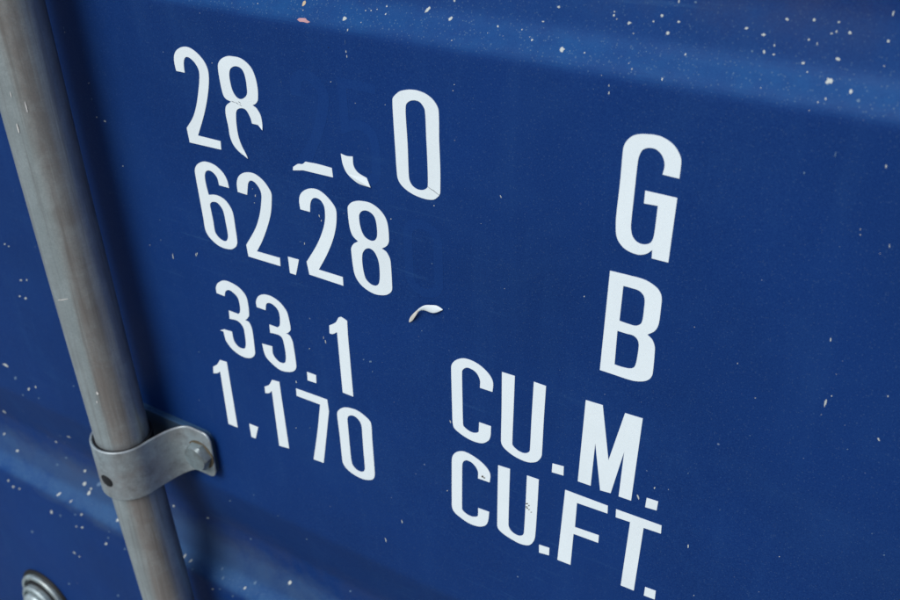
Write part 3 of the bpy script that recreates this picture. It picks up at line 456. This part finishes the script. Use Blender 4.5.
# shadows of old film: the paint under it is less faded
def ghost(contours, label, shift=(0, 0)):
    return film('faded_number_trace', label, contours, {}, GHOST, -0.00005, 0.00006, shift)
ghost([GLYPHS[0][2][0]], 'faint trace of a removed digit 2 in the top row', (-2668 + 3409, -1925 + 1928))
gx = -2620
five = [[(gx + int(x * 0.84), z, k) for x, z, k in ((0, -1415, 1), (250, -1415, 1), (250, -1460, 1), (60, -1460, 1), (60, -1610, 1), (130, -1600, 0), (210, -1620, 0),
         (250, -1680, 0), (255, -1830, 0), (215, -1900, 0), (130, -1925, 0), (160, -1880, 1), (190, -1840, 0), (195, -1700, 0),
         (160, -1655, 0), (90, -1655, 0), (0, -1690, 1))]]
ghost(five, 'faint trace of a removed digit 5 in the top row')
zx, zz = -2330, -2030
def rr_(x0, x1, z0, z1, r):
    return [(x0, z1 - r, 0), (x0 + r * .3, z1 - r * .3, 0), (x0 + r, z1, 0), (x1 - r, z1, 0), (x1 - r * .3, z1 - r * .3, 0), (x1, z1 - r, 0),
            (x1, z0 + r, 0), (x1 - r * .3, z0 + r * .3, 0), (x1 - r, z0, 0), (x0 + r, z0, 0), (x0 + r * .3, z0 + r * .3, 0), (x0, z0 + r, 0)]
ghost([rr_(-2300, -2085, -2440, -2025, 90), rr_(-2250, -2135, -2390, -2075, 45)], 'faint trace of a removed digit 0 beside the second row')

# curled scrap of film standing off the paint
def scrap():
    pts = [  # x, z, y off, half width vector (x, z, y) in mm
        (-228.8, -261.6, 0.2, (-0.25, 0.15, 0.0)), (-227.6, -259.6, 0.6, (-0.9, 0.5, 0.2)), (-225.5, -256.3, 1.2, (-1.0, 0.65, 0.5)),
        (-223.3, -253.4, 2.0, (-0.8, 0.6, 0.5)), (-221.5, -251.0, 2.6, (-0.3, 0.45, -0.3)), (-219.3, -249.2, 2.6, (-0.3, 1.0, -0.5)),
        (-217.0, -248.4, 2.4, (-0.3, 2.0, -0.3)), (-214.5, -248.2, 1.9, (-0.2, 2.4, 0.2)), (-212.0, -248.1, 1.2, (0.0, 2.0, 0.4)),
        (-210.0, -248.0, 0.6, (0.1, 0.9, 0.2)), (-208.8, -248.0, 0.2, (0.1, 0.2, 0.0))]
    bm = bmesh.new()
    rows = []
    for i, (x, z, y, (a, b, c)) in enumerate(pts):
        row = []
        for s in (-1, -.5, 0, .5, 1):
            j = random.uniform(0.74, 1.16) if abs(s) == 1 else 1
            bow = (1 - s * s) * 0.3
            row.append(bm.verts.new(((x + a * s * j) * 1e-3, -(y + c * s * j * -1 + bow) * 1e-3, (z + b * s * j) * 1e-3 + CAMZ)))
        rows.append(row)
    for i in range(len(rows) - 1):
        for j in range(4):
            f = bm.faces.new((rows[i][j], rows[i][j + 1], rows[i + 1][j + 1], rows[i + 1][j]))
            f.material_index = 1 if i < 4 else 0
    bmesh.ops.recalc_face_normals(bm, faces=bm.faces)
    me = bpy.data.meshes.new('curled_film_scrap'); bm.to_mesh(me); bm.free()
    o = link('curled_film_scrap', me, [VINYL, ADH], door, True)
    o['label'] = 'small curled scrap of white film standing off the blue paint'
    m = o.modifiers.new('s', 'SOLIDIFY'); m.thickness = 0.00015
    m = o.modifiers.new('u', 'SUBSURF'); m.levels = 1; m.render_levels = 1
scrap()

# ---------------------------------------------------------------- paint chips, hundreds of tiny marks: stuff
def chips():
    bm = bmesh.new()
    def chip(x, z, u, v, kind):
        n = 9
        q = []
        ph = random.random() * 6
        for i in range(n):
            a = i / n * 2 * math.pi
            rr = random.uniform(0.55, 1.2)
            px = x + (u[0] * math.cos(a) + v[0] * math.sin(a)) * rr
            pz = z + (u[1] * math.cos(a) + v[1] * math.sin(a)) * rr
            q.append(bm.verts.new((px, surf(px, pz) - 0.00012, pz + CAMZ)))
        c = bm.verts.new((x, surf(x, z) - 0.00014, z + CAMZ))
        for i in range(n):
            f = bm.faces.new((c, q[i], q[(i + 1) % n])); f.material_index = kind
    for x, z, ux, uz, vx, vz, kind in CHIPS:
        s = 1e-5; g = 0.74e-5
        chip(x * s, z * s, (ux * g, uz * g), (vx * g, vz * g), kind)
    # beyond the picture's edges the same wear goes on
    for i in range(90):
        x = random.uniform(-1.25, 0.45); z = random.choice((random.uniform(-1.2, -0.80), random.uniform(-0.07, 0.35)))
        r_ = random.uniform(0.0003, 0.0012)
        chip(x, z, (r_, 0), (0, r_ * random.uniform(.6, 2)), random.choice((0, 0, 1)))
    o = from_bm('paint_chip', bm, CHIPM, door)
    o['kind'] = 'stuff'
    o['label'] = 'pale chips and scuffs scattered over the blue paint'
chips()

# ---------------------------------------------------------------- locking bar
def axis_x(z):
    d = max((-z - 0.45) / 1.4, 0.0)
    return -1.338 + 0.038 * (d ** 1.8 if d < 1 else 1 + 1.8 * (d - 1))
AXX, AXO, RR = axis_x(-1.25), 0.091, 0.0518          # axis x, stand-off, radius, in units of U
def tube(name, r0, r1, z0, z1, mat, parent, cx=AXX, cy=AXO, seg=96, rows=2, dent=0.0, bow=False):
    bm = bmesh.new()
    ring = []
    for j in range(rows + 1):
        z = z0 + (z1 - z0) * j / rows
        if bow: cx = axis_x(z)
        L = []
        for i in range(seg):
            a = 2 * math.pi * i / seg
            rr = r1
            if dent:
                rr += dent * mnoise.noise(Vector((math.cos(a) * 1.2, math.sin(a) * 1.2, z * 5)))
            L.append(bm.verts.new(((cx + rr * math.cos(a)) * U, (-cy + rr * math.sin(a)) * U, z * U + CAMZ)))
        ring.append(L)
    for j in range(rows):
        for i in range(seg):
            k = (i + 1) % seg
            bm.faces.new((ring[j][i], ring[j][k], ring[j + 1][k], ring[j + 1][i]))
    inner = []
    for L in ring:
        mx_ = sum(v.co.x for v in L) / seg; my_ = sum(v.co.y for v in L) / seg
        inner.append([bm.verts.new((mx_ + (v.co.x - mx_) * r0 / r1, my_ + (v.co.y - my_) * r0 / r1, v.co.z)) for v in L])
    for j in range(rows + 1):
        for i in range(seg):
            k = (i + 1) % seg
            if j < rows:
                bm.faces.new((inner[j][i], inner[j][k], inner[j + 1][k], inner[j + 1][i]))
            if j in (0, rows):
                bm.faces.new((ring[j][i], ring[j][k], inner[j][k], inner[j][i]))
    return from_bm(name, bm, mat, parent, True, 40)

bar = thing('locking_bar', 'round galvanised steel locking bar standing upright in front of the door', 'locking bar')
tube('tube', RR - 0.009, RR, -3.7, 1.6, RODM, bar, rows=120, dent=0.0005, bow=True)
def scratch_marks():
    sm = plain('bright scratch', (0.60, 0.60, 0.58), 0.6)
    # angle from the outward normal towards +x (deg), height, length, width, tilt
    data = [(18, -0.555, 0.020, 0.0022, 0.1), (22, -0.50, 0.010, 0.0015, 0.0), (12, -0.87, 0.0025, 0.030, 0.3), (20, -1.62, 0.0035, 0.020, 0.6),
            (30, -1.07, 0.008, 0.004, 0), (24, -1.09, 0.006, 0.003, 0), (42, -0.52, 0.02, 0.002, 0.2), (35, -1.86, 0.004, 0.016, 0.3), (-30, -1.72, 0.02, 0.003, .1)]
    for deg, z, h, wd, tilt in data:
        bm = bmesh.new()
        n = 8; q = []
        for i in range(n):
            a = i / n * 2 * math.pi
            du = wd / 2 * math.cos(a) * random.uniform(.7, 1.1); dz = h / 2 * math.sin(a) * random.uniform(.8, 1.1) + du * tilt
            th = R(deg) + du / RR
            rr = RR + 0.0012
            q.append(bm.verts.new(((axis_x(z) + rr * math.sin(th)) * U, (-AXO - rr * math.cos(th)) * U, (z + dz) * U + CAMZ)))
        bm.faces.new(q)
        from_bm('scratch_mark', bm, sm, bar)
scratch_marks()

# ---------------------------------------------------------------- bracket
BZ0, BZ1 = -1.316, -1.194
br = thing('bar_bracket', 'galvanised saddle bracket bolted to the door and wrapped round the locking bar', 'bracket')
def offset_path(pts, d):
    out = []
    for i, p in enumerate(pts):
        a = pts[max(i - 1, 0)]; b = pts[min(i + 1, len(pts) - 1)]
        t = (Vector(b) - Vector(a)).normalized()
        out.append((p[0] - t.y * d, p[1] + t.x * d))
    return out
RI, TH, PL = 0.0572, 0.0056, 0.0120       # strap inner radius, strap thickness, plate thickness
def strap_path():
    rc = RI + TH / 2
    yb = PL + 0.0015 + TH / 2
    half = []
    # right half: from the crown (front) round to the side, then an S-bend down to the flange
    for i in range(0, 22):
        a = R(90 - i * 4.0)             # 90 deg = crown
        half.append((AXX + rc * math.cos(a), AXO + rc * math.sin(a)))
    p = Vector(half[-1]); a = R(90 - 21 * 4.0)
    t0 = Vector((math.sin(a), -math.cos(a)))
    q = Vector((AXX + 0.108, yb)); t1 = Vector((1, 0))
    c1 = p + t0 * 0.034; c2 = q - t1 * 0.034
    for i in range(1, 15):
        s = i / 14
        v = p * (1 - s) ** 3 + c1 * 3 * s * (1 - s) ** 2 + c2 * 3 * s * s * (1 - s) + q * s ** 3
        half.append((v.x, v.y))
    for i in range(1, 11):
        half.append((AXX + 0.108 + (0.160 - 0.108) * i / 10, yb))
    left = [(2 * AXX - x, y) for x, y in half[1:]][::-1]
    return left + half
path = strap_path()
outer = offset_path(path, TH / 2); inner = offset_path(path, -TH / 2)
bm = bmesh.new()
rows = []
xe = path[-1][0]
for i, (o_, n_) in enumerate(zip(outer, inner)):
    d = min(abs(path[i][0] - xe), abs(path[i][0] - path[0][0]))
    rc = 0.019
    cut = 0.0
    if d < rc:
        cut = rc - math.sqrt(max(rc * rc - (rc - d) ** 2, 0))
    side = abs(path[i][0] - AXX)
    fl = min(max((side - 0.065) / 0.04, 0.0), 1.0)
    z0, z1 = BZ0 - 0.010 * (1 - fl) + 0.006 * fl + cut, BZ1 - 0.010 * (1 - fl) - 0.004 * fl - cut
    rows.append([bm.verts.new((p[0] * U, -p[1] * U, z * U + CAMZ)) for p, z in ((o_, z0), (o_, z1), (n_, z1), (n_, z0))])
for i in range(len(rows) - 1):
    for j in range(4):
        k = (j + 1) % 4
        bm.faces.new((rows[i][j], rows[i][k], rows[i + 1][k], rows[i + 1][j]))
bm.faces.new(rows[0]); bm.faces.new(rows[-1][::-1])
strap = from_bm('strap', bm, STRAPM, br, True, 35)
mb = strap.modifiers.new('b', 'BEVEL'); mb.width = 0.0009; mb.segments = 3; mb.limit_method = 'ANGLE'; mb.angle_limit = R(50)
# drilled hole in the strap
def drill(ob, cx, cy, cz, dirv, rx, rz, length):
    bmc = bmesh.new()
    bmesh.ops.create_cone(bmc, cap_ends=True, segments=28, radius1=1, radius2=1, depth=1)
    me = bpy.data.meshes.new('cut'); bmc.to_mesh(me); bmc.free()
    c = bpy.data.objects.new('cut', me); col.objects.link(c)
    q = Vector(dirv).to_track_quat('Z', 'Y').to_matrix()
    c.matrix_world = Matrix.Translation((cx, cy, cz)) @ q.to_4x4() @ Matrix.Diagonal((rx, rz, length, 1))
    m = ob.modifiers.new('cut', 'BOOLEAN'); m.object = c; m.operation = 'DIFFERENCE'; m.solver = 'EXACT'
    bpy.context.view_layer.update()
    dg = bpy.context.evaluated_depsgraph_get()
    new = bpy.data.meshes.new_from_object(ob.evaluated_get(dg))
    ob.modifiers.clear()
    ob.data = new
    bpy.data.objects.remove(c)
HA = R(2)                                 # hole direction from the outward normal
hd = Vector((math.sin(HA), -math.cos(HA), 0))
HZ = -1.281
drill(strap, (AXX + 0.064 * hd.x) * U, (-AXO + 0.064 * hd.y) * U, HZ * U + CAMZ, hd, 0.0150 * U, 0.0150 * U, 0.02 * U)
gap_shade = tube('gap_shade', RR + 0.0006, RI - 0.0004, BZ0 - 0.006, BZ1 - 0.0125, BLACK, br)  # black sleeve put in as the shade of the gap round the bar

bmp = bmesh.new()
bmesh.ops.create_uvsphere(bmp, u_segments=24, v_segments=12, radius=1.0)
for v in bmp.verts:
    v.co = Vector(((AXX + 0.0605 * hd.x) * U, (-AXO + 0.0605 * hd.y) * U, HZ * U + CAMZ)) + Vector((v.co.x * 0.0142 * U, v.co.y * 0.0035 * U, v.co.z * 0.0142 * U))
from_bm('dark_hole_fill', bmp, BLACK, br, True)  # black bulge added so the drilled hole reads dark

def slab(name, x0, x1, o0, o1, z0, z1, r, mat, parent, bev=0.0008):
    bm = bmesh.new()
    pts = []
    for cx, cz, a0 in ((x1 - r, z1 - r, 0), (x0 + r, z1 - r, 90), (x0 + r, z0 + r, 180), (x1 - r, z0 + r, 270)):
        for i in range(7):
            a = R(a0 + i * 15)
            pts.append((cx + r * math.cos(a), cz + r * math.sin(a)))
    A = [bm.verts.new((x * U, -o0 * U, z * U + CAMZ)) for x, z in pts]
    B = [bm.verts.new((x * U, -o1 * U, z * U + CAMZ)) for x, z in pts]
    bm.faces.new(A); bm.faces.new(B[::-1])
    for i in range(len(pts)):
        k = (i + 1) % len(pts)
        bm.faces.new((A[i], A[k], B[k], B[i]))
    o = from_bm(name, bm, mat, parent, True, 35)
    m = o.modifiers.new('b', 'BEVEL'); m.width = bev; m.segments = 2; m.limit_method = 'ANGLE'; m.angle_limit = R(50)
    return o
slab('backing_plate', AXX - 0.161, AXX + 0.1500, -0.004, PL, BZ0 + 0.002, BZ1 - 0.014, 0.018, PLATE, br)

def hexbolt(cx, cz, off, parent, rot):
    bm = bmesh.new()
    r, h = 0.0305, 0.019
    prof_ = [(1.0, 0), (1.0, h * .72), (0.90, h), (0.0, h * 1.0)]
    ringv = []
    for rad, y in prof_[:3]:
        L = []
        for i in range(6):
            for s in range(4):
                a = R(rot + 60 * i); b = R(rot + 60 * (i + 1))
                pa = Vector((math.cos(a), math.sin(a))); pb = Vector((math.cos(b), math.sin(b)))
                v = pa.lerp(pb, s / 4)
                if rad < 1:                      # chamfer: a circle inscribed in the hexagon
                    v = v.normalized() * 0.84
                v = v * r
                yy_ = y
                if y == prof_[1][1]:             # the arcs the chamfer leaves on the flats
                    yy_ = y - h * 0.22 * (abs(s - 2) / 2) ** 2 + h * .12
                L.append(bm.verts.new(((cx + v.x) * U, -(off + yy_) * U, (cz + v.y) * U + CAMZ)))
        ringv.append(L)
    for a, b in zip(ringv, ringv[1:]):
        for i in range(24):
            k = (i + 1) % 24
            bm.faces.new((a[i], a[k], b[k], b[i]))
    bm.faces.new(ringv[-1])
    o = from_bm('bolt_head', bm, BOLTM, parent, True, 25)
    return o
lathe_rim = [(0.0325, PL + TH), (0.0330, PL + TH + 0.0022), (0.020, PL + TH + 0.0026)]
for s, rot in ((1, 8),):
    hexbolt(AXX + s * 0.128, (BZ0 + BZ1) / 2 - 0.003, PL + 0.0015 + TH, br, rot)

# ---------------------------------------------------------------- round fastener at the lower left
fs = thing('round_fastener', 'round domed steel fastener on stacked washers at the lower left of the door', 'fastener')
def lathe(name, cx, cz, prof_, mat, parent, seg=64):
    bm = bmesh.new()
    rings = []
    for rad, y in prof_:
        if rad == 0:
            rings.append([bm.verts.new((cx * U, -y * U, cz * U + CAMZ))])
        else:
            rings.append([bm.verts.new(((cx + rad * math.cos(2 * math.pi * i / seg)) * U, -y * U, (cz + rad * math.sin(2 * math.pi * i / seg)) * U + CAMZ)) for i in range(seg)])
    for a, b in zip(rings, rings[1:]):
        for i in range(seg):
            k = (i + 1) % seg
            q = (a[i], a[k], b[k], b[i]) if len(b) > 1 else (a[i], a[k], b[0])
            bm.faces.new(q)
    return from_bm(name, bm, mat, parent, True, 30)
lathe('grime_shade_ring', AXX + 0.128, (BZ0 + BZ1) / 2 - 0.003, lathe_rim, DIRT_SHADE, br)  # dark disc: grime with the bolt head's contact shade painted in
FX, FZ = -1.985, -2.150
lathe('rubber_seal', FX, FZ, [(0.100, -0.002), (0.100, 0.004), (0.096, 0.008), (0.06, 0.008)], BLACK, fs)
lathe('flange', FX, FZ, [(0.089, 0.006), (0.090, 0.015), (0.088, 0.018), (0.079, 0.019), (0.077, 0.012), (0.03, 0.012)], FASTM, fs)
lathe('ring_gap_shade', FX, FZ, [(0.073, 0.010), (0.073, 0.020), (0.070, 0.022), (0.03, 0.022)], BLACK, fs)  # black disc painting the shaded gap between the rings
lathe('washer', FX, FZ, [(0.064, 0.020), (0.066, 0.034), (0.062, 0.038), (0.056, 0.038), (0.054, 0.030), (0.02, 0.030)], FASTM, fs)
lathe('dome', FX, FZ, [(0.046, 0.028), (0.047, 0.044), (0.044, 0.050), (0.038, 0.053), (0.036, 0.058), (0.031, 0.066), (0.022, 0.072), (0.011, 0.075), (0.0, 0.076)], FASTM, fs)
